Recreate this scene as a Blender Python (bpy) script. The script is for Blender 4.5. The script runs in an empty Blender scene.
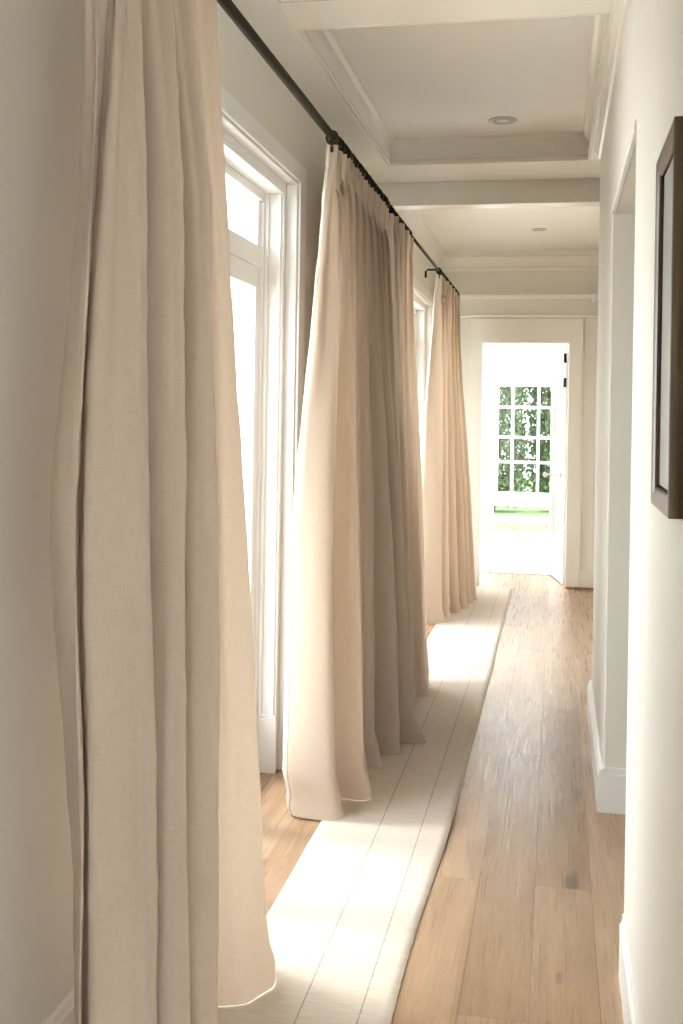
import bpy, bmesh, math, random
from mathutils import Vector, Matrix, noise

random.seed(7)
S = bpy.context.scene
C = S.collection

# ------------------------------------------------------------------ camera, world, sun, exposure
F_PX = 1100.0
cam_data = bpy.data.cameras.new('camera')
cam = bpy.data.objects.new('camera', cam_data); C.objects.link(cam)
cam_data.sensor_fit = 'VERTICAL'; cam_data.sensor_height = 36.0
cam_data.lens = F_PX / 1024 * 36.0
cam_data.shift_y = -0.0953
cam_data.clip_start = 0.02; cam_data.clip_end = 300
YAW = math.atan(214.5 / F_PX)
cam.matrix_world = (Matrix.Translation((0, 0, 1.57)) @ Matrix.Rotation(YAW, 4, 'Z')
                    @ Matrix.Rotation(math.radians(90), 4, 'X') @ Matrix.Rotation(0.016, 4, 'Z'))
S.camera = cam

w = bpy.data.worlds.new('sky'); S.world = w; w.use_nodes = True
bg = w.node_tree.nodes['Background']
bg.inputs['Color'].default_value = (0.92, 0.96, 1.0, 1)
bg.inputs['Strength'].default_value = 7.5

sl = bpy.data.lights.new('sun', 'SUN'); sl.energy = 2.3; sl.angle = math.radians(7)
sl.color = (1.0, 0.965, 0.91)
sun = bpy.data.objects.new('sun', sl); C.objects.link(sun)
el = math.radians(66)
d = Vector((math.cos(el), -0.02, -math.sin(el)))
sun.rotation_euler = d.to_track_quat('-Z', 'Y').to_euler(); sun.location = (-8, 4, 14)

S.view_settings.view_transform = 'Standard'; S.view_settings.look = 'None'
S.view_settings.gamma = 1.0; S.view_settings.use_curve_mapping = False
S.view_settings.exposure = 0.25

# ------------------------------------------------------------------ materials
def new_mat(name):
    m = bpy.data.materials.new(name); m.use_nodes = True
    nt = m.node_tree
    return m, nt, nt.nodes['Principled BSDF'], nt.nodes['Material Output']

def paint(name, col, rough=0.5, var=0.03, bump=0.05, scale=60, spec=0.5):
    m, nt, b, out = new_mat(name)
    tc = nt.nodes.new('ShaderNodeTexCoord')
    n = nt.nodes.new('ShaderNodeTexNoise'); n.inputs['Scale'].default_value = 2.5
    n.inputs['Detail'].default_value = 4
    nt.links.new(tc.outputs['Object'], n.inputs['Vector'])
    mix = nt.nodes.new('ShaderNodeMix'); mix.data_type = 'RGBA'
    mix.inputs['A'].default_value = (*[c * (1 - var) for c in col], 1)
    mix.inputs['B'].default_value = (*[min(1, c * (1 + var)) for c in col], 1)
    nt.links.new(n.outputs['Fac'], mix.inputs['Factor'])
    nt.links.new(mix.outputs['Result'], b.inputs['Base Color'])
    b.inputs['Roughness'].default_value = rough
    b.inputs['Specular IOR Level'].default_value = spec
    if bump:
        n2 = nt.nodes.new('ShaderNodeTexNoise'); n2.inputs['Scale'].default_value = scale
        nt.links.new(tc.outputs['Object'], n2.inputs['Vector'])
        bp = nt.nodes.new('ShaderNodeBump'); bp.inputs['Strength'].default_value = bump
        bp.inputs['Distance'].default_value = 0.004
        nt.links.new(n2.outputs['Fac'], bp.inputs['Height'])
        nt.links.new(bp.outputs['Normal'], b.inputs['Normal'])
    return m

M = {}
M['wall'] = paint('wall_paint', (0.79, 0.768, 0.69), 0.6)
M['ceiling'] = paint('ceiling_paint', (0.85, 0.828, 0.765), 0.45)
M['trim'] = paint('trim_gloss_paint', (0.83, 0.80, 0.725), 0.18, bump=0.02, scale=25)
M['white'] = paint('white_joinery_paint', (0.86, 0.855, 0.83), 0.35, bump=0.02)
M['stone'] = paint('patio_stone', (0.72, 0.70, 0.66), 0.8)
M['iron'] = paint('blackened_bronze', (0.030, 0.026, 0.016), 0.6, 0.2, 0.1, 120)
M['iron'].node_tree.nodes['Principled BSDF'].inputs['Specular IOR Level'].default_value = 0.12
M['can'] = paint('downlight_metal', (0.55, 0.54, 0.50), 0.3)
M['lens'] = paint('downlight_lens', (0.75, 0.73, 0.68), 0.2)
M['bark'] = paint('bark', (0.16, 0.11, 0.07), 0.9)
M['lawn'] = paint('lawn_green', (0.22, 0.40, 0.13), 0.9, 0.3, 0.4, 80)
M['black'] = paint('gap_shadow_black', (0.012, 0.011, 0.010), 0.6)  # colour of the shaded gap beside the artwork
M['paper'] = paint('pale_picture_paper', (0.46, 0.48, 0.46), 0.35, 0.15)

def linen(name, col, transl, weave=True):
    m, nt, b, out = new_mat(name)
    uv = nt.nodes.new('ShaderNodeUVMap'); uv.uv_map = 'UVMap'
    def nz(sx, sy, detail=3.0):
        mp = nt.nodes.new('ShaderNodeMapping'); mp.inputs['Scale'].default_value = (sx, sy, 1)
        nt.links.new(uv.outputs['UV'], mp.inputs['Vector'])
        n = nt.nodes.new('ShaderNodeTexNoise'); n.inputs['Scale'].default_value = 1.0
        n.inputs['Detail'].default_value = detail
        nt.links.new(mp.outputs['Vector'], n.inputs['Vector']); return n
    a = nz(30, 700); c = nz(700, 30)
    add = nt.nodes.new('ShaderNodeMath'); add.operation = 'ADD'
    nt.links.new(a.outputs['Fac'], add.inputs[0]); nt.links.new(c.outputs['Fac'], add.inputs[1])
    mr = nt.nodes.new('ShaderNodeMapRange')
    mr.inputs['From Min'].default_value = 0.65; mr.inputs['From Max'].default_value = 1.35
    mr.inputs['To Min'].default_value = 0.89; mr.inputs['To Max'].default_value = 1.07
    nt.links.new(add.outputs[0], mr.inputs['Value'])
    sc = nt.nodes.new('ShaderNodeVectorMath'); sc.operation = 'SCALE'
    sc.inputs[0].default_value = col
    nt.links.new(mr.outputs['Result'], sc.inputs['Scale'])
    nt.links.new(sc.outputs['Vector'], b.inputs['Base Color'])
    b.inputs['Roughness'].default_value = 0.9; b.inputs['Specular IOR Level'].default_value = 0.1
    b.inputs['Sheen Weight'].default_value = 0.15
    bp = nt.nodes.new('ShaderNodeBump'); bp.inputs['Strength'].default_value = 0.35
    bp.inputs['Distance'].default_value = 0.0015
    nt.links.new(add.outputs[0], bp.inputs['Height'])
    nt.links.new(bp.outputs['Normal'], b.inputs['Normal'])
    if transl > 0:
        tr = nt.nodes.new('ShaderNodeBsdfTranslucent')
        sc2 = nt.nodes.new('ShaderNodeVectorMath'); sc2.operation = 'MULTIPLY'
        sc2.inputs[1].default_value = (1.0, 0.91, 0.80)
        nt.links.new(sc.outputs['Vector'], sc2.inputs[0])
        nt.links.new(sc2.outputs['Vector'], tr.inputs['Color'])
        mx = nt.nodes.new('ShaderNodeMixShader'); mx.inputs['Fac'].default_value = transl
        nt.links.new(b.outputs[0], mx.inputs[1]); nt.links.new(tr.outputs[0], mx.inputs[2])
        nt.links.new(mx.outputs[0], out.inputs['Surface'])
    return m
M['linen'] = linen('beige_linen', (0.65, 0.54, 0.432), 0.25)
M['lining'] = linen('white_lining', (0.85, 0.82, 0.76), 0.35)

def glass():
    m, nt, b, out = new_mat('window_glass')
    nt.nodes.remove(b)
    t = nt.nodes.new('ShaderNodeBsdfTransparent'); t.inputs['Color'].default_value = (0.97, 0.98, 0.975, 1)
    g = nt.nodes.new('ShaderNodeBsdfGlossy'); g.inputs['Roughness'].default_value = 0.02
    lw = nt.nodes.new('ShaderNodeLayerWeight'); lw.inputs['Blend'].default_value = 0.5
    pw = nt.nodes.new('ShaderNodeMath'); pw.operation = 'POWER'; pw.inputs[1].default_value = 5
    nt.links.new(lw.outputs['Facing'], pw.inputs[0])
    fr = nt.nodes.new('ShaderNodeMath'); fr.operation = 'MULTIPLY_ADD'; fr.inputs[1].default_value = 0.9; fr.inputs[2].default_value = 0.03
    nt.links.new(pw.outputs[0], fr.inputs[0])
    mx = nt.nodes.new('ShaderNodeMixShader')
    nt.links.new(fr.outputs[0], mx.inputs[0]); nt.links.new(t.outputs[0], mx.inputs[1]); nt.links.new(g.outputs[0], mx.inputs[2])
    nt.links.new(mx.outputs[0], out.inputs['Surface'])
    return m
M['glass'] = glass()

def oak(name='oak_planks', plank=True):
    m, nt, b, out = new_mat(name)
    L = nt.links.new
    geo = nt.nodes.new('ShaderNodeTexCoord')
    mp = nt.nodes.new('ShaderNodeMapping'); mp.inputs['Rotation'].default_value = (0, 0, math.radians(90))
    mp.inputs['Location'].default_value = (0.6, 0.045, 0)
    L(geo.outputs['Object'], mp.inputs['Vector'])
    br = nt.nodes.new('ShaderNodeTexBrick'); br.offset = 0.37; br.squash = 1
    br.inputs['Scale'].default_value = 1.0
    br.inputs['Brick Width'].default_value = 2.3; br.inputs['Row Height'].default_value = 0.185
    br.inputs['Mortar Size'].default_value = 0.0012; br.inputs['Mortar Smooth'].default_value = 0.3
    br.inputs['Color1'].default_value = (0, 0, 0, 1); br.inputs['Color2'].default_value = (1, 1, 1, 1)
    br.inputs['Mortar'].default_value = (0.5, 0.5, 0.5, 1); br.inputs['Bias'].default_value = 0
    L(mp.outputs['Vector'], br.inputs['Vector'])
    # grain stretched along the plank, shifted for each plank
    off = nt.nodes.new('ShaderNodeVectorMath'); off.operation = 'SCALE'; off.inputs['Scale'].default_value = 7.0
    L(br.outputs['Color'], off.inputs[0])
    ad = nt.nodes.new('ShaderNodeVectorMath'); ad.operation = 'ADD'
    L(geo.outputs['Object'], ad.inputs[0]); L(off.outputs['Vector'], ad.inputs[1])
    mp2 = nt.nodes.new('ShaderNodeMapping'); mp2.inputs['Scale'].default_value = (11, 0.7, 9)
    L(ad.outputs['Vector'], mp2.inputs['Vector'])
    n1 = nt.nodes.new('ShaderNodeTexNoise'); n1.inputs['Scale'].default_value = 1.0; n1.inputs['Detail'].default_value = 5
    n1.inputs['Distortion'].default_value = 0.6
    L(mp2.outputs['Vector'], n1.inputs['Vector'])
    ml = nt.nodes.new('ShaderNodeMath'); ml.operation = 'MULTIPLY'; ml.inputs[1].default_value = 20
    L(n1.outputs['Fac'], ml.inputs[0])
    sn = nt.nodes.new('ShaderNodeMath'); sn.operation = 'SINE'; L(ml.outputs[0], sn.inputs[0])
    mp3 = nt.nodes.new('ShaderNodeMapping'); mp3.inputs['Scale'].default_value = (110, 2.2, 1)
    L(ad.outputs['Vector'], mp3.inputs['Vector'])
    n2 = nt.nodes.new('ShaderNodeTexNoise'); n2.inputs['Scale'].default_value = 1.0; n2.inputs['Detail'].default_value = 3
    L(mp3.outputs['Vector'], n2.inputs['Vector'])
    def mix(fac, a, bb):
        x = nt.nodes.new('ShaderNodeMix'); x.data_type = 'RGBA'
        if isinstance(fac, float): x.inputs['Factor'].default_value = fac
        else: L(fac, x.inputs['Factor'])
        for s, v in (('A', a), ('B', bb)):
            if isinstance(v, tuple): x.inputs[s].default_value = (*v, 1)
            else: L(v, x.inputs[s])
        return x.outputs['Result']
    def rng(v, a, bb, c, dd):
        r = nt.nodes.new('ShaderNodeMapRange'); L(v, r.inputs['Value'])
        r.inputs['From Min'].default_value = a; r.inputs['From Max'].default_value = bb
        r.inputs['To Min'].default_value = c; r.inputs['To Max'].default_value = dd
        return r.outputs['Result']
    col = mix(br.outputs['Color'], (0.34, 0.212, 0.12), (0.52, 0.355, 0.225))
    col = mix(rng(sn.outputs[0], -1, 1, 0.0, 0.42), col, (0.27, 0.16, 0.085))
    col = mix(rng(n2.outputs['Fac'], 0.52, 0.8, 0.0, 0.45), col, (0.32, 0.19, 0.11))
    # knots, grey mineral streaks at their own places
    for (kx, ky, rr, st) in ((0.075, 3.8, 0.024, 0.95), (0.03, 3.15, 0.012, 0.7), (0.11, 4.7, 0.02, 0.5),
                             (-0.13, 6.2, 0.02, 0.6), (0.02, 7.6, 0.02, 0.6), (-0.2, 9.0, 0.03, 0.5), (0.12, 2.8, 0.012, 0.6)):
        sb = nt.nodes.new('ShaderNodeVectorMath'); sb.operation = 'SUBTRACT'
        L(geo.outputs['Object'], sb.inputs[0]); sb.inputs[1].default_value = (kx, ky, 0)
        mm = nt.nodes.new('ShaderNodeVectorMath'); mm.operation = 'MULTIPLY'; mm.inputs[1].default_value = (1.0, 0.28, 0)
        L(sb.outputs['Vector'], mm.inputs[0])
        ln = nt.nodes.new('ShaderNodeVectorMath'); ln.operation = 'LENGTH'; L(mm.outputs['Vector'], ln.inputs[0])
        a2 = nt.nodes.new('ShaderNodeMath'); a2.operation = 'ADD'; L(ln.outputs['Value'], a2.inputs[0])
        nn = rng(n1.outputs['Fac'], 0.3, 0.7, -1.1 * rr, 1.1 * rr); L(nn, a2.inputs[1])
        col = mix(rng(a2.outputs[0], 0.35 * rr, rr, st, 0.0), col, (0.13, 0.085, 0.055))
    col = mix(rng(br.outputs['Fac'], 0, 1, 0, 0.85), col, (0.12, 0.075, 0.045))
    L(col, b.inputs['Base Color'])
    L(rng(n2.outputs['Fac'], 0.3, 0.8, 0.24, 0.40), b.inputs['Roughness'])
    bp = nt.nodes.new('ShaderNodeBump'); bp.inputs['Strength'].default_value = 0.25; bp.inputs['Distance'].default_value = 0.001
    bp.invert = True
    sm = nt.nodes.new('ShaderNodeMath'); sm.operation = 'MULTIPLY_ADD'; sm.inputs[1].default_value = 3.0
    L(br.outputs['Fac'], sm.inputs[0]); L(n2.outputs['Fac'], sm.inputs[2])
    L(sm.outputs[0], bp.inputs['Height']); L(bp.outputs['Normal'], b.inputs['Normal'])
    return m
M['oak'] = oak()

def walnut():
    m, nt, b, out = new_mat('dark_walnut')
    L = nt.links.new
    tc = nt.nodes.new('ShaderNodeTexCoord')
    mp = nt.nodes.new('ShaderNodeMapping'); mp.inputs['Scale'].default_value = (60, 60, 4)
    L(tc.outputs['Object'], mp.inputs['Vector'])
    n = nt.nodes.new('ShaderNodeTexNoise'); n.inputs['Scale'].default_value = 1; n.inputs['Detail'].default_value = 5
    L(mp.outputs['Vector'], n.inputs['Vector'])
    cr = nt.nodes.new('ShaderNodeValToRGB')
    cr.color_ramp.elements[0].color = (0.07, 0.04, 0.018, 1); cr.color_ramp.elements[1].color = (0.19, 0.115, 0.055, 1)
    cr.color_ramp.elements[0].position = 0.3; cr.color_ramp.elements[1].position = 0.7
    L(n.outputs['Fac'], cr.inputs['Fac']); L(cr.outputs['Color'], b.inputs['Base Color'])
    b.inputs['Roughness'].default_value = 0.33
    return m
M['walnut'] = walnut()

def runner_mat():
    m, nt, b, out = new_mat('woven_runner')
    L = nt.links.new
    tc = nt.nodes.new('ShaderNodeTexCoord')
    sx = nt.nodes.new('ShaderNodeSeparateXYZ'); L(tc.outputs['Object'], sx.inputs[0])
    mp = nt.nodes.new('ShaderNodeMapping'); mp.inputs['Scale'].default_value = (14, 190, 1)
    L(tc.outputs['Object'], mp.inputs['Vector'])
    n = nt.nodes.new('ShaderNodeTexNoise'); n.inputs['Scale'].default_value = 1; n.inputs['Detail'].default_value = 3
    L(mp.outputs['Vector'], n.inputs['Vector'])
    n3 = nt.nodes.new('ShaderNodeTexNoise'); n3.inputs['Scale'].default_value = 260
    L(tc.outputs['Object'], n3.inputs['Vector'])
    cr = nt.nodes.new('ShaderNodeValToRGB')
    cr.color_ramp.elements[0].color = (0.60, 0.512, 0.425, 1); cr.color_ramp.elements[1].color = (0.70, 0.615, 0.525, 1)
    cr.color_ramp.elements[0].position = 0.3; cr.color_ramp.elements[1].position = 0.62
    L(n.outputs['Fac'], cr.inputs['Fac'])
    last = cr.outputs['Color']
    for xs in (-0.635, -0.478):
        # woven dark thread, slightly wavering, broken like stitches
        wv = nt.nodes.new('ShaderNodeMath'); wv.operation = 'SUBTRACT'; L(sx.outputs['X'], wv.inputs[0]); wv.inputs[1].default_value = xs
        ab = nt.nodes.new('ShaderNodeMath'); ab.operation = 'ABSOLUTE'; L(wv.outputs[0], ab.inputs[0])
        lt = nt.nodes.new('ShaderNodeMath'); lt.operation = 'LESS_THAN'; L(ab.outputs[0], lt.inputs[0]); lt.inputs[1].default_value = 0.0022
        st = nt.nodes.new('ShaderNodeMapRange'); L(n3.outputs['Fac'], st.inputs['Value'])
        st.inputs['From Min'].default_value = 0.35; st.inputs['From Max'].default_value = 0.6
        st.inputs['To Min'].default_value = 0.25; st.inputs['To Max'].default_value = 0.75
        mu = nt.nodes.new('ShaderNodeMath'); mu.operation = 'MULTIPLY'; L(lt.outputs[0], mu.inputs[0]); L(st.outputs['Result'], mu.inputs[1])
        mx = nt.nodes.new('ShaderNodeMix'); mx.data_type = 'RGBA'
        L(mu.outputs[0], mx.inputs['Factor']); L(last, mx.inputs['A']); mx.inputs['B'].default_value = (0.19, 0.17, 0.14, 1)
        last = mx.outputs['Result']
    L(last, b.inputs['Base Color']); b.inputs['Roughness'].default_value = 0.95
    b.inputs['Specular IOR Level'].default_value = 0.1
    bp = nt.nodes.new('ShaderNodeBump'); bp.inputs['Strength'].default_value = 0.25; bp.inputs['Distance'].default_value = 0.001
    L(n.outputs['Fac'], bp.inputs['Height']); L(bp.outputs['Normal'], b.inputs['Normal'])
    return m
M['runner'] = runner_mat()

def leaf_mat(name, a, bcol):
    m, nt, b, out = new_mat(name)
    L = nt.links.new
    tc = nt.nodes.new('ShaderNodeTexCoord')
    n = nt.nodes.new('ShaderNodeTexNoise'); n.inputs['Scale'].default_value = 6
    L(tc.outputs['Object'], n.inputs['Vector'])
    cr = nt.nodes.new('ShaderNodeValToRGB')
    cr.color_ramp.elements[0].color = (*a, 1); cr.color_ramp.elements[1].color = (*bcol, 1)
    cr.color_ramp.elements[0].position = 0.35; cr.color_ramp.elements[1].position = 0.65
    L(n.outputs['Fac'], cr.inputs['Fac']); L(cr.outputs['Color'], b.inputs['Base Color'])
    b.inputs['Roughness'].default_value = 0.5
    return m
M['leaf'] = leaf_mat('green_leaves', (0.08, 0.125, 0.07), (0.24, 0.33, 0.17))

# ------------------------------------------------------------------ helpers
def link(name, bm, mat, parent=None, smooth=False, bevel=0.0, kind=None):
    bmesh.ops.recalc_face_normals(bm, faces=bm.faces)
    me = bpy.data.meshes.new(name); bm.to_mesh(me); bm.free()
    if isinstance(mat, str): mat = M[mat]
    me.materials.append(mat)
    o = bpy.data.objects.new(name, me); C.objects.link(o)
    if parent: o.parent = parent
    if smooth:
        for p in me.polygons: p.use_smooth = True
    if bevel:
        md = o.modifiers.new('bevel', 'BEVEL'); md.width = bevel; md.segments = 2; md.limit_method = 'ANGLE'
    if kind: o['kind'] = kind
    return o

def box(bm, x0, x1, y0, y1, z0, z1):
    vs = [bm.verts.new((x, y, z)) for x in (x0, x1) for y in (y0, y1) for z in (z0, z1)]
    for f in ((0, 1, 3, 2), (4, 6, 7, 5), (0, 4, 5, 1), (2, 3, 7, 6), (0, 2, 6, 4), (1, 5, 7, 3)):
        bm.faces.new([vs[i] for i in f])

def boxes(lst):
    bm = bmesh.new()
    for b in lst: box(bm, *b)
    return bm

def struct(name, lst, mat, parent=None, bevel=0.0):
    return link(name, boxes(lst), mat, parent, bevel=bevel, kind=None if parent else 'structure')

def empty(name, loc=(0, 0, 0), label=None, cat=None, group=None, kind=None):
    o = bpy.data.objects.new(name, None); C.objects.link(o); o.location = loc
    o.empty_display_size = 0.1
    if label: o['label'] = label
    if cat: o['category'] = cat
    if group: o['group'] = group
    if kind: o['kind'] = kind
    return o

def tube(bm, pts, r, seg=14, cap=True):
    rings = []
    n = len(pts)
    for i, p in enumerate(pts):
        p = Vector(p)
        t = (Vector(pts[min(i + 1, n - 1)]) - Vector(pts[max(i - 1, 0)])).normalized()
        up = Vector((0, 0, 1)) if abs(t.z) < 0.9 else Vector((1, 0, 0))
        a = t.cross(up).normalized(); b = a.cross(t)
        rr = r[i] if isinstance(r, (list, tuple)) else r
        rings.append([bm.verts.new(p + (a * math.cos(q) + b * math.sin(q)) * rr) for q in [2 * math.pi * k / seg for k in range(seg)]])
    for A, B in zip(rings, rings[1:]):
        for k in range(seg):
            bm.faces.new((A[k], A[(k + 1) % seg], B[(k + 1) % seg], B[k]))
    if cap:
        bm.faces.new(rings[0]); bm.faces.new(rings[-1][::-1])

def lathe(bm, prof, center, axis='Z', seg=32):
    """prof: list of (radius, height) round an axis through center"""
    rings = []
    for (r, h) in prof:
        ring = []
        for k in range(seg):
            q = 2 * math.pi * k / seg
            if axis == 'Z': v = (r * math.cos(q), r * math.sin(q), h)
            else: v = (r * math.cos(q), h, r * math.sin(q))
            ring.append(bm.verts.new(Vector(v) + Vector(center)))
        rings.append(ring)
    for A, B in zip(rings, rings[1:]):
        for k in range(seg):
            bm.faces.new((A[k], A[(k + 1) % seg], B[(k + 1) % seg], B[k]))
    bm.faces.new(rings[0]); bm.faces.new(rings[-1][::-1])

def torus(bm, c, R, r, axis='Y', seg=18, s2=8, tilt=0.0):
    rings = []
    for i in range(seg):
        q = 2 * math.pi * i / seg
        ring = []
        for j in range(s2):
            p = 2 * math.pi * j / s2
            rad = R + r * math.cos(p)
            x, z, y = rad * math.cos(q), rad * math.sin(q), r * math.sin(p)
            x2 = x * math.cos(tilt) - y * math.sin(tilt); y2 = x * math.sin(tilt) + y * math.cos(tilt)
            ring.append(bm.verts.new((c[0] + x2, c[1] + y2, c[2] + z)))
        rings.append(ring)
    for i in range(seg):
        A, B = rings[i], rings[(i + 1) % seg]
        for j in range(s2):
            bm.faces.new((A[j], A[(j + 1) % s2], B[(j + 1) % s2], B[j]))

def mould_loop(bm, x0, x1, y0, y1, prof):
    """closed picture-frame moulding inside a rectangle; prof: (distance inward, z)"""
    loops = []
    for (dd, z) in prof:
        loops.append([bm.verts.new(v) for v in ((x0 + dd, y0 + dd, z), (x1 - dd, y0 + dd, z), (x1 - dd, y1 - dd, z), (x0 + dd, y1 - dd, z))])
    n = len(loops)
    for i in range(n):
        A, B = loops[i], loops[(i + 1) % n]
        for k in range(4):
            bm.faces.new((A[k], A[(k + 1) % 4], B[(k + 1) % 4], B[k]))

def extrude_profile(bm, prof, axis, a, b):
    """prof = (p,q) closed polygon; axis 'X': (p->y,q->z) along x; axis 'Y': (p->x,q->z) along y"""
    ends = []
    for t in (a, b):
        ends.append([bm.verts.new((t, p, q) if axis == 'X' else (p, t, q)) for p, q in prof])
    n = len(prof)
    for k in range(n):
        bm.faces.new((ends[0][k], ends[0][(k + 1) % n], ends[1][(k + 1) % n], ends[1][k]))
    bm.faces.new(ends[0]); bm.faces.new(ends[1][::-1])

# ------------------------------------------------------------------ the shell
XL, XR = -1.13, 0.21          # faces of the hall's long walls
YE = 10.35                    # face of the end wall
XG = -1.29                    # glazing plane
W1 = (2.74, 4.68); W2 = (6.15, 9.98); HEAD = 2.55

struct('floor', [(-2.9, 3.4, -2.4, 17.2, -0.12, 0.0)], 'oak')
struct('terrace', [(-9, -1.38, -6, 10.7, -0.15, -0.03)], 'stone')
bpy.data.objects['terrace'].name = 'ground_terrace'

ST = 0.04   # step of the rebate round each window
wl = [(XL - 0.25, XL, -2.4, W1[0] - ST, 0, 3.4), (XL - 0.25, XL, W1[1] + ST, W2[0] - ST, 0, 3.4), (XL - 0.25, XL, W2[1] + ST, YE + 0.14, 0, 3.4),
      (XL - 0.25, XL, W1[0] - ST, W1[1] + ST, HEAD + ST, 3.4), (XL - 0.25, XL, W2[0] - ST, W2[1] + ST, HEAD + ST, 3.4)]
struct('wall_left', wl, 'wall')
OP = (3.20, 4.53); PIER_END = 6.0; OHEAD = 2.39
wr = [(XR, XR + 0.14, -2.4, -2.1, 0, 3.4), (XR, XR + 0.14, 1.72, OP[0], 0, 3.4), (XR, XR + 0.14, OP[1], PIER_END, 0, 3.4),
      (XR, XR + 0.14, OP[0], OP[1], OHEAD, 3.4), (XR, XR + 0.14, -2.1, 1.72, 2.8, 3.4)]
struct('wall_right', wr, 'wall', bevel=0.004)
struct('wall_right_rear', [(0.40, 0.54, 8.3, YE, 0, 3.4)], 'wall')
DX0, DX1, DH = -0.685, 0.108, 2.26
struct('wall_end', [(-2.9, DX0, YE, YE + 0.14, 0, 3.4), (DX1, 3.4, YE, YE + 0.14, 0, 3.4), (DX0, DX1, YE, YE + 0.14, DH, 3.4)], 'wall')
# behind the camera the hall ends; unseen opening and tall window on its right, shaped to light the left wall
struct('wall_behind', [(XL - 0.25, 0.4, -2.4, -2.26, 0, 3.4), (3.1, 3.34, -2.4, -2.26, 0, 3.4), (0.4, 3.1, -2.4, -2.26, 2.5, 3.4)], 'wall')
struct('wall_side_room', [(3.2, 3.34, 1.74, 7.0, 0, 3.4), (3.2, 3.34, 8.0, YE, 0, 3.4), (3.2, 3.34, 7.0, 8.0, 0, 0.9), (3.2, 3.34, 7.0, 8.0, 2.4, 3.4),
                          (XR + 0.14, 3.34, 1.86, 2.0, 0, 3.4),
                          (3.2, 3.34, -2.26, 1.86, 0, 3.4)], 'wall')

# ceiling: field, perimeter soffits, cross beams
struct('ceiling', [(XL - 0.25, 3.34, -2.4, 6.24, 3.14, 3.3), (XL - 0.25, 3.34, 6.24, YE, 3.10, 3.3)], 'ceiling')
SX0, SX1 = -0.97, 0.165
struct('ceiling_soffit', [(XL, SX0, -2.26, 6.24, 3.0, 3.14), (SX1, XR, -2.26, 6.24, 3.0, 3.14)], 'ceiling', bevel=0.002)
bpy.data.objects['ceiling_soffit'].name = 'trim_1'
struct('trim_2', [(SX0, SX1, 3.72, 3.98, 3.0, 3.14), (SX0, SX1, 1.1, 1.36, 3.0, 3.14)], 'ceiling', bevel=0.002)
struct('trim_3', [(XL, 1.2, 6.24, 6.72, 3.0, 3.12), (XL, 1.2, 6.72, 6.86, 2.86, 3.11)], 'trim', bevel=0.004)
prof = [(0.0, 3.0), (0.0, 3.14), (0.045, 3.14), (0.040, 3.128), (0.022, 3.115), (0.012, 3.09), (0.008, 3.03), (0.014, 3.022), (0.018, 3.008), (0.014, 2.998)]
for i, (y0, y1) in enumerate(((-2.26, 1.1), (1.36, 3.72), (3.98, 6.24))):
    bm = bmesh.new(); mould_loop(bm, SX0, SX1, y0, y1, prof)
    link('trim_%d' % (4 + i), bm, 'trim', kind='structure')
# small cove below the soffits
bm = bmesh.new()
extrude_profile(bm, [(XR, 3.0), (XR, 2.95), (XR - 0.012, 2.955), (XR - 0.016, 2.98), (XR - 0.03, 3.0)], 'Y', -2.26, PIER_END)
link('trim_7', bm, 'trim', kind='structure')
# rear hall crown on the end wall + flat bands
bm = bmesh.new()
extrude_profile(bm, [(YE, 3.10), (YE, 2.93), (YE - 0.015, 2.935), (YE - 0.02, 2.955), (YE - 0.045, 2.965), (YE - 0.06, 3.0), (YE - 0.10, 3.05), (YE - 0.12, 3.055), (YE - 0.13, 3.10)], 'X', XL, 0.40)
extrude_profile(bm, [(YE, 2.72), (YE, 2.66), (YE - 0.012, 2.665), (YE - 0.03, 2.70), (YE - 0.03, 2.72)], 'X', XL, 0.40)
extrude_profile(bm, [(YE, 2.52), (YE, 2.49), (YE - 0.02, 2.495), (YE - 0.026, 2.52)], 'X', XL, 0.40)
link('trim_8', bm, 'trim', kind='structure')
bm = bmesh.new()
extrude_profile(bm, [(XL, 3.10), (XL, 2.98), (XL + 0.02, 2.985), (XL + 0.05, 3.03), (XL + 0.09, 3.06), (XL + 0.10, 3.10)], 'Y', 6.86, YE)
link('trim_9', bm, 'trim', kind='structure')
# end doorway casing
struct('trim_10', [(DX1, DX1 + 0.115, YE - 0.022, YE, 0, 2.49), (DX1 + 0.115, DX1 + 0.13, YE - 0.026, YE, 0, 2.49),
                   (DX0 - 0.115, DX0, YE - 0.022, YE, 0, 2.49),
                   (DX0 - 0.115, DX1 + 0.13, YE - 0.0221, YE, DH, 2.49), (0.345, 0.40, YE - 0.022, YE, 0, DH)], 'trim', bevel=0.004)
# right opening: head trim, plinths, base
struct('trim_11', [(XR - 0.006, XR + 0.01, OP[0], OP[1], OHEAD - 0.003, OHEAD + 0.010), (XR - 0.004, XR, OP[0], OP[1], OHEAD + 0.018, OHEAD + 0.026)], 'white', bevel=0.003)

def base_profile(x, side, h=0.17, t=0.024):
    # side +1: board stands on the -x side of a wall at x (right wall); -1: on the +x side
    s = -side
    return [(x, 0), (x + s * t, 0), (x + s * t, h - 0.03), (x + s * (t - 0.006), h - 0.022), (x + s * (t - 0.008), h - 0.008), (x + s * 0.006, h), (x, h)]
bm = bmesh.new()
extrude_profile(bm, base_profile(XR, 1, 0.175, 0.012), 'Y', 1.72, OP[0])
extrude_profile(bm, base_profile(XR, 1, 0.175), 'Y', OP[1] - 0.024, PIER_END + 0.02)
box(bm, XR, XR + 0.14, OP[1] - 0.024, OP[1], 0, 0.15)
box(bm, XR, XR + 0.14, OP[1] - 0.014, OP[1], 0.15, 0.175)
box(bm, XR, XR + 0.14, OP[0], OP[0] + 0.02, 0, 0.17)
box(bm, XR - 0.002, XR + 0.14, PIER_END, PIER_END + 0.02, 0, 0.175)
link('baseboard_right', bm, 'white', kind='structure')
bm = bmesh.new()
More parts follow.
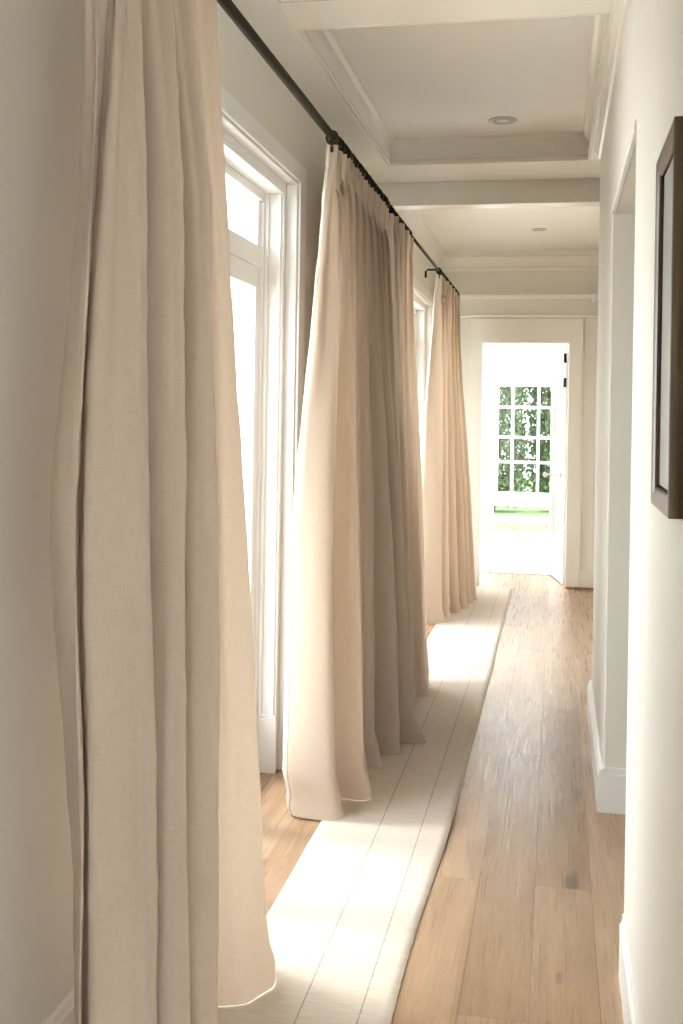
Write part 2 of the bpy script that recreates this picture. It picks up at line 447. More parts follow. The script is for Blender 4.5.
extrude_profile(bm, base_profile(XL, -1, 0.17, 0.02), 'Y', -2.26, W1[0] - 0.16)
extrude_profile(bm, base_profile(XL, -1, 0.17, 0.02), 'Y', W1[1] + 0.16, W2[0] - 0.16)
link('baseboard_left', bm, 'white', kind='structure')
struct('baseboard_end', [(DX1 + 0.13, 0.345, YE - 0.02, YE, 0.012, 0.17)], 'trim')
# low thin oak strip along the floor in front of the end base
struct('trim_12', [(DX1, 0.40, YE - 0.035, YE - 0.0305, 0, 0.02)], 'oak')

# casings of the tall windows + panelled reveals
def window_unit(n, y0, y1, leaves):
    root = empty('window_%d' % n, (XG, y0, 0), kind='structure')
    def P(name, lst, mat, parent=root, bevel=0.003):
        o = struct(name, [(a - XG, b - XG, c - y0, d_ - y0, e, f) for a, b, c, d_, e, f in lst], mat, parent, bevel); return o
    P('casing', [(XL, XL + 0.012, y0 - ST - 0.11, y1 + ST + 0.11, HEAD + ST, HEAD + ST + 0.08), (XL, XL + 0.012, y0 - ST - 0.11, y0 - ST, 0, HEAD + ST), (XL, XL + 0.012, y1 + ST, y1 + ST + 0.11, 0, HEAD + ST)], 'white')
    P('rebate', [(XL - 0.25, XL - 0.05, y1, y1 + ST, 0, HEAD), (XL - 0.25, XL - 0.05, y0 - ST, y0, 0, HEAD), (XL - 0.25, XL - 0.05, y0 - ST, y1 + ST, HEAD, HEAD + ST),
                 (XL - 0.05, XL - 0.001, y1 + ST - 0.012, y1 + ST, 0, HEAD + ST), (XL - 0.05, XL - 0.001, y0 - ST, y1 + ST - 0.012, HEAD + ST - 0.012, HEAD + ST)], 'white')
    P('reveal', [(XG + 0.03, XL - 0.05, y1 - 0.012, y1 - 0.0, 0, HEAD), (XG + 0.03, XG + 0.045, y1 - 0.03, y1 - 0.012, 0.25, HEAD - 0.02),
                 (XL - 0.075, XL - 0.06, y1 - 0.022, y1 - 0.012, 0.25, HEAD - 0.02),
                 (XG + 0.03, XL - 0.045, y1 - 0.03, y1 - 0.0121, 0, 0.235), (XG + 0.03, XL - 0.05, y1 - 0.022, y1 - 0.0122, 0.235, 0.25),
                 (XG + 0.03, XL - 0.05, y0, y0 + 0.012, 0, HEAD),
                 (XG + 0.03, XL - 0.05, y0 + 0.012, y1 - 0.012, HEAD - 0.02, HEAD)], 'white')
    P('frame', [(XG - 0.05, XG + 0.03, y0, y0 + 0.05, 0, HEAD), (XG - 0.05, XG + 0.03, y1 - 0.05, y1, 0, HEAD),
                (XG - 0.05, XG + 0.03, y0 + 0.05, y1 - 0.05, HEAD - 0.06, HEAD), (XG - 0.05, XG + 0.03, y0 + 0.05, y1 - 0.05, 0, 0.03),
                (XG - 0.045, XG + 0.025, y0 + 0.05, y1 - 0.05, 2.20, 2.29)], 'white')
    wd = (y1 - y0 - 0.1) / leaves
    for k in range(leaves):
        a = y0 + 0.05 + k * wd; b = a + wd
        lf = P('sash', [(XG - 0.03, XG + 0.015, a, a + 0.06, 0.03, 2.2), (XG - 0.03, XG + 0.015, b - 0.06, b, 0.03, 2.2),
                        (XG - 0.03, XG + 0.015, a + 0.06, b - 0.06, 0.03, 0.27), (XG - 0.03, XG + 0.015, a + 0.06, b - 0.06, 2.11, 2.2),
                        (XG - 0.03, XG + 0.015, a, a + 0.04, 2.29, HEAD - 0.06), (XG - 0.03, XG + 0.015, b - 0.04, b, 2.29, HEAD - 0.06)], 'white')
        g = boxes([(-0.012, -0.006, a + 0.06 - y0, b - 0.06 - y0, 0.27, 2.11), (-0.012, -0.006, a + 0.04 - y0, b - 0.04 - y0, 2.29, HEAD - 0.06)])
        link('glass', g, 'glass', lf)
window_unit(1, *W1, 3)
window_unit(2, *W2, 5)
# unseen windows of the side rooms, placed and sized for the light they give
rw = empty('window_3', (0.4, -2.33, 0), kind='structure')
link('frame', boxes([(k * 0.88, k * 0.88 + 0.06, -0.03, 0.03, 0, 2.5) for k in range(4)] + [(0.06 + k * 0.88, 0.88 + k * 0.88, -0.03, 0.03, 0, 0.06) for k in range(3)]), 'white', rw)
link('glass', boxes([(0.06 + k * 0.88, 0.88 + k * 0.88, -0.003, 0.003, 0.06, 2.5) for k in range(3)]), 'glass', rw)
rw = empty('window_4', (3.27, 7.0, 0.9), kind='structure')
link('frame', boxes([(-0.03, 0.03, 0, 0.06, 0, 1.5), (-0.03, 0.03, 0.94, 1.0, 0, 1.5), (-0.03, 0.03, 0.06, 0.94, 0, 0.06), (-0.03, 0.03, 0.06, 0.94, 1.44, 1.5), (-0.02, 0.02, 0.48, 0.52, 0.06, 1.44)]), 'white', rw)
link('glass', boxes([(-0.003, 0.003, 0.06, 0.94, 0.06, 1.44)]), 'glass', rw)
struct('ground_side_garden', [(3.34, 14, -6, 17, -0.15, -0.03), (-1.3, 3.34, -9, -2.4, -0.15, -0.03)], 'stone')

# ------------------------------------------------------------------ far room (bright, seen through the end doorway)
FY = 16.6
GX0, GX1, GZ0, GZ1 = -0.90, 0.25, 0.40, 2.08
struct('wall_far_room', [(-2.9, GX0, FY, FY + 0.15, 0, 3.2), (GX1, 3.4, FY, FY + 0.15, 0, 3.2), (GX0, GX1, FY, FY + 0.15, 0.24, GZ0), (GX0, GX1, FY, FY + 0.15, GZ1, 3.2),
                         (GX0, GX1, FY, FY + 0.15, 0.0, 0.09),
                         (-2.9, -2.75, YE + 0.14, 11.3, 0, 3.2), (-2.9, -2.75, 15.8, FY, 0, 3.2), (-2.9, -2.75, 11.3, 15.8, 2.7, 3.2),
                         (2.2, 2.35, YE + 0.14, FY, 0, 3.2)], 'white')
struct('ceiling_far_room', [(-2.9, -1.9, YE + 0.14, FY + 0.15, 3.2, 3.35), (1.4, 2.35, YE + 0.14, FY + 0.15, 3.2, 3.35),
                            (-1.9, 1.4, YE + 0.14, 11.4, 3.2, 3.35), (-1.9, 1.4, 15.9, FY + 0.15, 3.2, 3.35)], 'white')
sk = empty('window_6', (-0.25, 13.65, 3.25), kind='structure')  # unseen skylight, added to flood the far room with daylight
link('frame', boxes([(-1.65, 1.65, -2.25, -2.19, -0.03, 0.03), (-1.65, 1.65, 2.19, 2.25, -0.03, 0.03), (-0.03, 0.03, -2.19, 2.19, -0.03, 0.03)]), 'white', sk)
link('glass', boxes([(-1.65, 1.65, -2.19, 2.19, -0.003, 0.003)]), 'glass', sk)
lw = empty('window_7', (-2.82, 11.3, 0), kind='structure')  # unseen glazing, added on the left to whiten the far room
link('frame', boxes([(-0.03, 0.03, k * 1.11, k * 1.11 + 0.06, 0, 2.7) for k in range(5)]), 'white', lw)
link('glass', boxes([(-0.003, 0.003, 0.06 + k * 1.11, 1.11 + k * 1.11, 0.0, 2.7) for k in range(4)]), 'glass', lw)
gw = empty('window_5', (GX0, FY + 0.04, 0), kind='structure')
xs = [-0.635, -0.255, -0.02]         # muntins
fr = [(0, 0.06, -0.03, 0.03, GZ0, GZ1), (GX1 - GX0 - 0.06, GX1 - GX0, -0.03, 0.03, GZ0, GZ1), (0.06, GX1 - GX0 - 0.06, -0.03, 0.03, GZ0, GZ0 + 0.05), (0.06, GX1 - GX0 - 0.06, -0.03, 0.03, GZ1 - 0.05, GZ1)]
fr += [(x - GX0 - 0.022, x - GX0 + 0.022, -0.02, 0.02, GZ0 + 0.05, GZ1 - 0.05) for x in xs]
fr += [(0.06, GX1 - GX0 - 0.06, -0.018, 0.018, z - 0.02, z + 0.02) for z in (0.90, 1.27, 1.72)]
link('frame', boxes(fr), 'white', gw)
link('glass', boxes([(0.06, GX1 - GX0 - 0.06, -0.004, 0.004, GZ0 + 0.05, GZ1 - 0.05)]), 'glass', gw)
link('sill', boxes([(-0.05, GX1 - GX0 + 0.05, -0.12, -0.04, GZ0 - 0.04, GZ0)]), 'white', gw)
struct('ground_lawn', [(-8, 8, FY + 0.15, 30, -0.3, -0.05)], 'lawn')
bpy.data.objects['ground_lawn']['kind'] = 'structure'
lw2 = empty('window_8', (GX0, FY + 0.05, 0.09), kind='structure')
link('glass', boxes([(0, GX1 - GX0, -0.004, 0.004, 0, 0.15)]), 'glass', lw2)

# open glazed door leaf, hinged at the right jamb of the end doorway
dr = empty('door_1', (DX1 - 0.005, YE + 0.15, 0), kind='structure')
dr.rotation_euler = (0, 0, math.radians(100))
DW, DHH = 0.77, 2.24
link('leaf', boxes([(0, 0.11, -0.02, 0.02, 0.01, DHH), (DW - 0.11, DW, -0.02, 0.02, 0.01, DHH), (0.11, DW - 0.11, -0.02, 0.02, 0.01, 0.42), (0.11, DW - 0.11, -0.02, 0.02, DHH - 0.12, DHH),
                    (DW / 2 - 0.012, DW / 2 + 0.012, -0.012, 0.012, 0.42, DHH - 0.12)] +
                   [(0.11, DW - 0.11, -0.0121, 0.0121, z - 0.012, z + 0.012) for z in (0.85, 1.27, 1.69)]), 'white', dr, bevel=0.003)
link('glass', boxes([(0.11, DW - 0.11, -0.003, 0.003, 0.42, DHH - 0.12)]), 'glass', dr)
for hz in (2.13, 1.90):
    bm = bmesh.new(); tube(bm, [(0.0, 0.028, hz - 0.045), (0.0, 0.028, hz + 0.045)], 0.014)
    box(bm, -0.001, 0.04, 0.019, 0.026, hz - 0.04, hz + 0.04)
    link('hinge', bm, 'iron', dr)
bm = bmesh.new()
lathe(bm, [(0.028, 0), (0.028, 0.006), (0.010, 0.010), (0.010, 0.045), (0.022, 0.05), (0.026, 0.062), (0.018, 0.074), (0.004, 0.078)], (DW - 0.06, 0.02, 1.0), 'Y', 18)
link('door_knob', bm, 'can', dr, smooth=True)

# ------------------------------------------------------------------ shrubs outside the far window
def leafy(bm, cx, cy, z0, z1, rx, n, size):
    for _ in range(n):
        q = random.uniform(0, 2 * math.pi); t = random.random()
        env = math.sin(math.pi * min(1, 0.12 + 0.85 * t)) ** 0.2
        r = rx * env * random.uniform(0.55, 1.0)
        c = Vector((cx + r * math.cos(q), cy + r * math.sin(q) * 0.7, z0 + (z1 - z0) * t))
        m = Matrix.Rotation(random.uniform(0, 6.28), 3, 'Z') @ Matrix.Rotation(random.uniform(-1.2, 1.2), 3, 'X')
        s = size * random.uniform(0.6, 1.3)
        pts = [Vector((0, -s, 0)), Vector((s * 0.42, 0, s * 0.12)), Vector((0, s, 0)), Vector((-s * 0.42, 0, s * 0.12))]
        bm.faces.new([bm.verts.new(c + m @ p) for p in pts])
shr = [(-1.08, 19.0, 3.3, 0.60, 'tall leafy green shrub behind the left panes of the far window'),
       (0.14, 19.3, 3.6, 0.60, 'tall leafy green shrub behind the right panes of the far window'),
       (1.40, 19.0, 3.1, 0.60, 'leafy green shrub seen past the open glazed door beyond the doorway')]
t = empty('garden_hedge', (-0.3, 21.2, -0.05), 'dark green clipped hedge behind the garden shrubs outside the far window', 'hedge')
bm = bmesh.new()
for _ in range(26000):
    c = Vector((random.uniform(-3.2, 3.2), random.uniform(-0.35, 0.35), random.uniform(0.05, 3.0)))
    m = Matrix.Rotation(random.uniform(0, 6.28), 3, 'Z') @ Matrix.Rotation(random.uniform(-1.2, 1.2), 3, 'X'); sz = random.uniform(0.035, 0.075)
    bm.faces.new([bm.verts.new(c + m @ Vector(p)) for p in ((0, -sz, 0), (sz * .45, 0, 0.01), (0, sz, 0), (-sz * .45, 0, 0.01))])
link('foliage', bm, 'leaf', t)
bm = bmesh.new()
for k in range(7): tube(bm, [(-2.9 + k * 0.95, 0, 0), (-2.85 + k * 0.95, 0.05, 1.4), (-2.95 + k * 0.95, 0, 2.6)], [0.04, 0.03, 0.012], 7)
link('stem', bm, 'bark', t)
for (cx, cy, h, rx, lab) in shr:
    t = empty('garden_shrub', (cx, cy, -0.05), lab, 'shrub', 'shrubs outside the far window')
    bm = bmesh.new(); leafy(bm, 0, 0, 0.1, h, rx, 9000, 0.06); link('foliage', bm, 'leaf', t)
    bm = bmesh.new()
    for a in range(4):
        q = a * 1.6
        tube(bm, [(0.05 * math.cos(q), 0.05 * math.sin(q), 0), (0.15 * math.cos(q), 0.12 * math.sin(q), h * 0.4), (0.45 * math.cos(q), 0.3 * math.sin(q), h * 0.8)], [0.035, 0.025, 0.01], 7)
    link('stem', bm, 'bark', t)

# ------------------------------------------------------------------ curtain rod with brackets
RX, RZ = -0.90, 2.685
def rod(name, y0, y1, r, brackets, label, caps):
    t = empty(name, (RX, y0, RZ), label, 'curtain rod', 'curtain rods above the windows')
    bm = bmesh.new(); tube(bm, [(0, 0, 0), (0, y1 - y0, 0)], r, 20); link('pole', bm, 'iron', t, smooth=True)
    for e in caps:
        y = 0 if e == 0 else y1 - y0; s = -1 if e == 0 else 1
        bm = bmesh.new(); lathe(bm, [(r * 1.15, 0), (r * 1.45, s * 0.006), (r * 1.45, s * 0.03), (r * 1.1, s * 0.036)], (0, y, 0), 'Y', 18)
        link('finial', bm, 'iron', t, smooth=True)
    for yb in brackets:
        bm = bmesh.new()
        # cup under the pole, arm back to the wall, drop plate
        if yb < 5.7:
            tube(bm, [(0.0, yb - y0, -r - 0.008), (-0.06, yb - y0, -r - 0.006), (XL + 0.012 - RX, yb - y0, -r - 0.006)], 0.008, 10)
            box(bm, XL - RX, XL - RX + 0.012, yb - y0 - 0.02, yb - y0 + 0.02, -r - 0.07, 0.03)
        else:      # return hook for the leading edge of the cloth
            tube(bm, [(0.0, yb - y0, 0.004), (-0.085, yb - y0, 0.004), (-0.097, yb - y0, -0.006), (-0.097, yb - y0, -0.055)], 0.0085, 10)
        torus(bm, (0, yb - y0, 0), r + 0.006, 0.006)
        link('bracket', bm, 'iron', t)
    return t
rod('curtain_rod', 0.9, 5.72, 0.0165, (1.85, 5.66), 'thick dark bronze curtain rod running over the two nearest curtains', (0, 1))
rod('curtain_rod', 5.76, 10.12, 0.0095, (5.86, 8.40), 'thin dark bronze curtain rod over the two farthest curtains, ending near the doorway wall', (1,))

# ------------------------------------------------------------------ curtains
def cr(p0, p1, p2, p3, t):
    return 0.5 * ((2 * p1) + (-p0 + p2) * t + (2 * p0 - 5 * p1 + 4 * p2 - p3) * t * t + (-p0 + 3 * p1 - 3 * p2 + p3) * t ** 3)
def spline(pts, n):
    out = []
    m = len(pts) - 1
    for i in range(n):
        u = i / (n - 1) * m; k = min(int(u), m - 1); t = u - k
        P = [pts[max(k - 1, 0)], pts[k], pts[k + 1], pts[min(k + 2, m)]]
        out.append(cr(*P, t))
    return out

def curtain(name, levels, nu, nv, ring_n, ring_y, rr, label, pleats, seed, lining=0.0, puddle=0.03, pamp=0.026):
    """levels: list of (z, [(x,y)...]) from top to floor, every level the same number of points"""
    top = levels[0][1]
    base = Vector((RX, top[0][1], 0))
    root = empty(name, base, label, 'curtain', 'linen curtains along the window wall')
    zs = [l[0] for l in levels]
    npt = len(top)
    lv = [[Vector((x, y, 0)) for x, y in l[1]] for l in levels]
    ztop, zbot = zs[0], 0.008
    rows = []
    off = Vector((seed * 13.1, seed * 3.7, 0))
    for j in range(nv):
        f = j / (nv - 1)
        z = ztop + (zbot - ztop) * f
        k = 0
        while k < len(zs) - 2 and z < zs[k + 1]: k += 1
        t = (zs[k] - z) / (zs[k] - zs[k + 1]); t = max(0, min(1, t))
        ctrl = []
        for q in range(npt):
            P = [lv[max(k - 1, 0)][q], lv[k][q], lv[k + 1][q], lv[min(k + 2, len(lv) - 1)][q]]
            ctrl.append(cr(*P, t))
        line = spline(ctrl, nu)
        row = []
        pf = max(0.0, 1 - (ztop - z) / 1.1) ** 1.3
        for i, p in enumerate(line):
            u = i / (nu - 1)
            a = line[max(i - 1, 0)]; b = line[min(i + 1, nu - 1)]
            tg = (b - a); tg.normalize(); nrm = Vector((tg.y, -tg.x, 0))
            dsp = 0.0
            edge = min(1, min(u, 1 - u) * 50)
            # pinch pleats under the heading
            c_ = math.cos(2 * math.pi * pleats * u + 0.5 * math.sin(9 * u + seed))
            dsp += pf * pamp * (max(0, c_) ** 1.6 * 1.5 - 0.45) * edge
            # slow wandering wrinkles down the cloth
            dsp += 0.015 * noise.noise(Vector((u * 26, z * 0.9, 0)) + off) * (1 - pf)
            dsp += 0.004 * noise.noise(Vector((u * 60, z * 2.5, 4)) + off) * (1 - pf)
            dsp += 0.0025 * noise.noise(Vector((u * 30, z * 14, 9)) + off)
            lowf = max(0.0, 1 - z / 0.22)
            dsp += lowf * 0.022 * noise.noise(Vector((u * 22, z * 12, 2)) + off)
            v = p + nrm * dsp
            v.x += puddle * lowf ** 2 * (0.6 + 0.8 * noise.noise(Vector((u * 9, 0, 5)) + off))
            zz = z
            if j == 0: zz += 0.004 * math.cos(2 * math.pi * pleats * u)
            if lowf > 0: zz += 0.012 * lowf * max(0, noise.noise(Vector((u * 14, 1, 3)) + off)) * (1 if z > 0.02 else 0.6)
            row.append(Vector((v.x, v.y, zz)) - base)
        rows.append(row)
    ulen = [0.0]
    mid = rows[nv // 2]
    for i in range(1, nu): ulen.append(ulen[-1] + (mid[i] - mid[i - 1]).length)
    def sheet(nm, i0, i1, mat, offs, parent):
        bm = bmesh.new(); uvl = bm.loops.layers.uv.new('UVMap')
        g = []
        for j in range(nv):
            r = []
            for i in range(i0, i1):
                p = rows[j][i].copy()
                if offs:
                    a = rows[j][max(i - 1, 0)]; b = rows[j][min(i + 1, nu - 1)]
                    tg = (b - a); tg.z = 0; tg.normalize()
                    p += Vector((tg.y, -tg.x, 0)) * offs
                r.append(bm.verts.new(p))
            g.append(r)
        for j in range(nv - 1):
            for i in range(i1 - i0 - 1):
                f_ = bm.faces.new((g[j][i], g[j][i + 1], g[j + 1][i + 1], g[j + 1][i]))
                for lp, (ii, jj) in zip(f_.loops, ((i, j), (i + 1, j), (i + 1, j + 1), (i, j + 1))):
                    lp[uvl].uv = (ulen[ii + i0], rows[jj][0].z)
        return link(nm, bm, mat, parent, smooth=True)
    pn = sheet('cloth_panel', 0, nu, 'linen', 0, root)
    if lining > 0:
        n = max(3, int(nu * lining))
        sheet('lining', 0, n, 'lining', 0.004, root)
    # rings with their hooks
    for k in range(ring_n):
        y = ring_y[0] + (ring_y[1] - ring_y[0]) * (k + 0.5) / ring_n + random.uniform(-0.008, 0.008)
        bm = bmesh.new()
        torus(bm, (0, 0, 0), rr, 0.006, tilt=random.uniform(-0.5, 0.5))
        o = link('ring', bm, 'iron', root, smooth=False)
        o.location = Vector((RX, y, RZ - 0.004)) - base
        bm = bmesh.new()
        tube(bm, [(0, 0, -rr), (0.002, 0, -rr - 0.012), (0, 0, -rr - 0.03)], 0.003, 8)
        box(bm, -0.006, 0.006, -0.004, 0.004, -rr - 0.035, -rr - 0.012)
        link('hook', bm, 'iron', o)
    return root

ZT = 2.652
c1 = [(ZT, [(-.94, 2.13), (-.915, 2.06), (-.895, 2.06), (-.885, 2.09), (-.89, 2.13), (-.91, 2.16), (-.91, 2.20), (-.88, 2.22), (-.875, 2.28), (-.91, 2.32), (-.91, 2.37), (-.88, 2.40), (-.875, 2.46), (-.91, 2.50), (-.91, 2.56), (-.88, 2.60), (-.88, 2.66), (-.92, 2.74)]),
      (2.40, [(-.94, 2.13), (-.905, 2.02), (-.865, 2.00), (-.835, 2.03), (-.85, 2.07), (-.915, 2.10), (-.915, 2.19), (-.845, 2.19), (-.83, 2.25), (-.915, 2.28), (-.915, 2.37), (-.85, 2.38), (-.835, 2.44), (-.915, 2.47), (-.915, 2.57), (-.86, 2.58), (-.855, 2.645), (-.91, 2.735)]),
      (2.05, [(-.94, 2.16), (-.91, 2.00), (-.825, 1.90), (-.785, 1.96), (-.80, 2.01), (-.91, 2.04), (-.91, 2.16), (-.80, 2.14), (-.785, 2.20), (-.91, 2.23), (-.91, 2.37), (-.805, 2.36), (-.79, 2.42), (-.91, 2.45), (-.91, 2.59), (-.83, 2.59), (-.825, 2.655), (-.90, 2.74)]),
      (1.40, [(-.93, 2.05), (-.905, 1.865), (-.80, 1.79), (-.725, 1.855), (-.75, 1.925), (-.90, 1.96), (-.90, 2.10), (-.755, 2.065), (-.735, 2.12), (-.90, 2.15), (-.90, 2.33), (-.77, 2.30), (-.75, 2.37), (-.90, 2.41), (-.90, 2.60), (-.805, 2.61), (-.785, 2.71), (-.89, 2.82)]),
      (0.80, [(-.93, 2.13), (-.905, 1.963), (-.785, 1.805), (-.715, 1.885), (-.745, 1.95), (-.90, 1.98), (-.90, 2.12), (-.75, 2.085), (-.722, 2.13), (-.90, 2.16), (-.90, 2.38), (-.785, 2.35), (-.76, 2.43), (-.90, 2.47), (-.90, 2.67), (-.80, 2.71), (-.78, 2.84), (-.89, 2.94)]),
      (0.45, [(-.93, 2.20), (-.90, 2.03), (-.80, 1.85), (-.712, 1.915), (-.745, 1.975), (-.90, 2.00), (-.90, 2.14), (-.75, 2.095), (-.718, 2.14), (-.90, 2.18), (-.90, 2.42), (-.79, 2.40), (-.765, 2.48), (-.90, 2.53), (-.90, 2.72), (-.80, 2.77), (-.775, 2.91), (-.89, 3.00)]),
      (0.0, [(-.93, 2.20), (-.90, 2.04), (-.79, 1.86), (-.705, 1.92), (-.74, 1.98), (-.90, 2.02), (-.90, 2.15), (-.75, 2.10), (-.71, 2.15), (-.90, 2.20), (-.90, 2.44), (-.79, 2.42), (-.765, 2.50), (-.90, 2.56), (-.90, 2.75), (-.79, 2.83), (-.76, 2.96), (-.90, 3.05)])]
c1 = [(z, p[:2] + [(p[2][0] - 0.02, p[2][1] + 0.005), (p[2][0] - (0.05 if z < 2.3 else 0.025), p[2][1] + (0.06 if z < 2.3 else 0.02)),
                   (p[2][0] + 0.01, p[2][1] + (0.012 if z < 2.3 else 0.03))] + p[3:]) for z, p in c1]
curtain('curtain', c1, 500, 130, 11, (1.98, 2.74), 0.024, 'beige linen curtain nearest the camera, hanging beside the plain left wall', 14, 1, pamp=0.024)

def fold_levels(y0, y1, n, x_top=-0.90, bottoms=None, start=None, endx=-0.93, amp=0.085, seed=0, spread=(0, 0)):
    rnd = random.Random(seed)
    lv = []
    jit = [rnd.uniform(-0.25, 0.25) for _ in range(2 * n + 3)]
    jx = [rnd.uniform(0.7, 1.15) for _ in range(2 * n + 3)]
    for (z, g) in ((ZT, 0.0), (2.45, 0.25), (2.1, 0.5), (1.4, 0.85), (0.7, 1.0), (0.0, 1.0)):
        pts = []
        s = 1 - z / ZT
        a, b = y0 + spread[0] * s, y1 + spread[1] * s
        if start:
            pts += [(x_top + (start[0][0] - x_top) * min(1, 0.12 + 1.5 * s), a + start[0][1] * g), (x_top + (start[1][0] - x_top) * min(1, 0.12 + 1.5 * s), a + start[1][1] * g)]
        else:
            pts += [(x_top - 0.03, a), (x_top - 0.02, a + 0.01)]
        if bottoms:
            ys = [y0 + (y1 - y0) * (k + 0.6) / n + ((bottoms[k][1] - (y0 + (y1 - y0) * (k + 0.6) / n)) * min(1, s * 1.3)) for k in range(n)]
        else:
            ys = [a + (b - a) * (k + 0.6 + jit[k] * s) / n for k in range(n)]
        for k in range(n):
            xr = x_top + 0.02 + amp * g * jx[k] + 0.02 * s
            if bottoms: xr = (x_top + 0.012) + (bottoms[k][0] - (x_top + 0.012)) * g * (0.35 + 0.65 * s) if z > 0 else bottoms[k][0]
            xv = x_top - amp * 0.45 * g * jx[n + k]
            wdt = (b - a) / n * 0.2 * g
            pts.append((xr - 0.01 * g, ys[k] - wdt)); pts.append((xr + 0.004, ys[k] + wdt * 0.6))
            nxt = ys[k + 1] if k + 1 < n else b + 0.1
            if k < n - 1: gap = nxt - ys[k]; pts.append((xv, ys[k] + gap * 0.42)); pts.append((xv, ys[k] + gap * 0.82))
        pts.append(((x_top - 0.01), b)); pts.append((endx, b + 0.02))
        lv.append((z, pts))
    return lv

l2a = fold_levels(4.33, 5.72, 8, bottoms=[(-.84, 4.20), (-.77, 4.44), (-.80, 4.66), (-.78, 4.86), (-.71, 5.06), (-.68, 5.25), (-.74, 5.46), (-.74, 5.64)],
                  start=[(-1.04, 0.06), (-0.99, -0.02)], seed=3, spread=(-0.15, 0.06))
curtain('curtain', l2a, 420, 110, 22, (4.30, 5.66), 0.024, 'beige linen curtain with a puddled white-edged hem, second from the camera', 25, 2, lining=0.025, puddle=0.06)
l2b = fold_levels(5.80, 6.72, 4, bottoms=[(-.74, 5.80), (-.76, 5.98), (-.71, 6.12), (-.72, 6.34)], seed=5, spread=(-0.04, -0.28))
curtain('curtain', l2b, 300, 100, 13, (5.82, 6.70), 0.017, 'narrow beige linen curtain pushed against the puddled one, third from the camera', 12, 4, puddle=0.02)
l3 = fold_levels(8.42, 10.0, 6, bottoms=[(-.84, 8.36), (-.80, 8.55), (-.76, 8.80), (-.72, 9.0), (-.70, 9.25), (-.68, 9.45)],
                 start=[(-1.03, 0.05), (-0.98, -0.02)], seed=8, spread=(-0.2, -0.3))
curtain('curtain', l3, 300, 90, 20, (8.40, 10.02), 0.017, 'beige linen curtain farthest from the camera, beside the bright doorway', 18, 6, lining=0.035, puddle=0.03)

# ------------------------------------------------------------------ runner on the floor
bm = bmesh.new()
ny, nx = 300, 16
grid = []
for j in range(ny):
    y = 1.2 + (10.15 - 1.2) * j / (ny - 1); row = []
    for i in range(nx):
        u = i / (nx - 1)
        xl = -0.86 + 0.006 * noise.noise(Vector((0, y * 1.4, 1)))
        xr = -0.365 + 0.004 * noise.noise(Vector((3, y * 1.1, 1))) + 0.003 * noise.noise(Vector((3, y * 25, 1))) - 0.03 * math.exp(-((y - 3.0) / 0.9) ** 2)
        x = xl + (xr - xl) * u
        z = 0.005 + 0.0012 * (noise.noise(Vector((x * 5, y * 4, 0))) + 0.5) + u ** 8 * 0.012 * math.exp(-((y - 4.2) / 0.22) ** 2)
        row.append(bm.verts.new((x, y, z)))
    grid.append(row)
for j in range(ny - 1):
    for i in range(nx - 1):
        bm.faces.new((grid[j][i], grid[j][i + 1], grid[j + 1][i + 1], grid[j + 1][i]))
o = link('runner_rug', bm, 'runner', smooth=True)
md = o.modifiers.new('thick', 'SOLIDIFY'); md.thickness = 0.0035; md.offset = -1
o['label'] = 'long narrow cream woven runner with two thin dark stripes on the oak floor'; o['category'] = 'rug'

# pale sheet added for the blown-out daylight on the far room floor
bm = bmesh.new()
g = [[bm.verts.new((-1.25 + 2.2 * i / 14, 11.15 + 4.1 * j / 24, 0.006 + 0.002 * noise.noise(Vector((i * .5, j * .5, 0))))) for i in range(15)] for j in range(25)]
for j in range(24):
    for i in range(14): bm.faces.new((g[j][i], g[j][i + 1], g[j + 1][i + 1], g[j + 1][i]))
o = link('floor_glare_sheet', bm, paint('floor_glare_ivory', (0.80, 0.78, 0.74), 0.95, bump=0.3, scale=200), smooth=True)
md = o.modifiers.new('thick', 'SOLIDIFY'); md.thickness = 0.005; md.offset = -1
o['label'] = 'wide ivory sheet standing for glaring daylight on the floor of the bright room beyond the doorway'; o['category'] = 'rug'

# ------------------------------------------------------------------ picture on the right wall
FY0, FY1, FZ0, FZ1, FT = 1.90, 2.24, 1.405, 2.075, 0.024
pf = empty('picture_frame', (XR, FY0, FZ0), 'dark wooden framed picture hanging on the right wall', 'picture')
bw = 0.034
H, Wd = FZ1 - FZ0, FY1 - FY0
bm = bmesh.new()
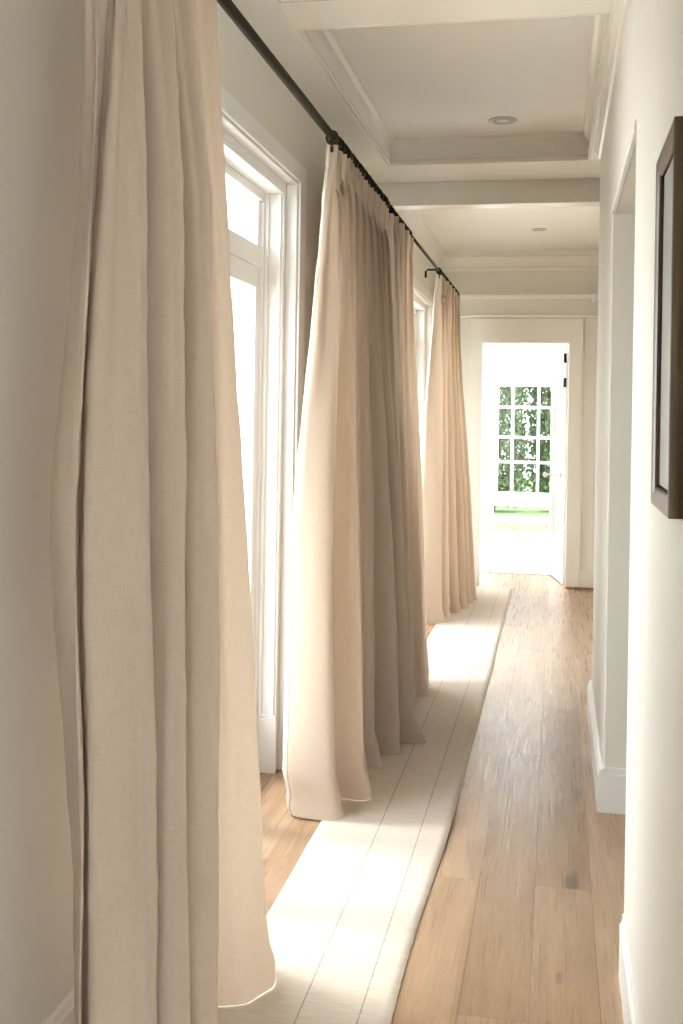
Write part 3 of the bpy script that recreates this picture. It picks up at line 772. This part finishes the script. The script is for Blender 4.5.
# mitred frame, profile swept round: (inset from outer edge, x towards the room)
profp = [(0, 0), (0, -FT), (0.006, -FT - 0.001), (0.020, -FT + 0.001), (bw - 0.004, -FT + 0.004), (bw, -FT + 0.008), (bw, -0.004), (bw, 0)]
loops = []
for (dd, x) in profp:
    loops.append([bm.verts.new(v) for v in ((x, dd, dd), (x, Wd - dd, dd), (x, Wd - dd, H - dd), (x, dd, H - dd))])
for i in range(len(loops)):
    A, B = loops[i], loops[(i + 1) % len(loops)]
    for k in range(4): bm.faces.new((A[k], A[(k + 1) % 4], B[(k + 1) % 4], B[k]))
link('frame', bm, 'walnut', pf, bevel=0.0015)
link('shadow_backing', boxes([(-0.005, -0.001, bw, Wd - bw, bw, H - bw)]), 'black', pf)  # black sheet stands for the shadow in the gap round the artwork
link('artwork', boxes([(-0.013, -0.0052, bw + 0.004, Wd - bw - 0.016, bw + 0.006, H - bw - 0.006)]), 'paper', pf)

# ------------------------------------------------------------------ downlights
for (x, y, z, r, lab) in ((-0.302, 5.87, 3.14, 0.052, 'largest round recessed downlight in the nearer ceiling panel'),
                          (-0.465, 7.93, 3.10, 0.042, 'small recessed downlight just behind the stepped ceiling beam'),
                          (-0.16, 9.08, 3.10, 0.042, 'small recessed downlight nearest the doorway wall')):
    t = empty('downlight', (x, y, z), lab, 'ceiling light', 'recessed ceiling downlights')
    bm = bmesh.new()
    lathe(bm, [(r * 1.45, 0.0), (r * 1.45, -0.004), (r * 1.3, -0.008), (r * 1.02, -0.006), (r, -0.002), (r, -0.0005)], (0, 0, 0), 'Z', 36)
    link('trim_ring', bm, 'can', t, smooth=False)
    bm = bmesh.new(); lathe(bm, [(r * 0.8, -0.002), (r * 0.75, -0.007), (r * 0.35, -0.0095), (0.002, -0.0096)], (0, 0, 0), 'Z', 30)
    link('lens', bm, 'lens', t, smooth=True)

# ------------------------------------------------------------------ small white sensor high in the far right corner
t = empty('motion_sensor', (0.40, 10.2, 2.66), 'small white wall sensor high in the right corner beside the doorway wall', 'sensor')
bm = bmesh.new(); box(bm, -0.05, 0, -0.025, 0.025, -0.02, 0.04); link('mount', bm, 'white', t, bevel=0.004)
bm = bmesh.new(); lathe(bm, [(0.004, -0.045), (0.024, -0.04), (0.032, -0.01), (0.030, 0.03), (0.015, 0.055), (0.003, 0.06)], (-0.07, 0, 0), 'Z', 20)
link('head', bm, 'white', t, smooth=True)
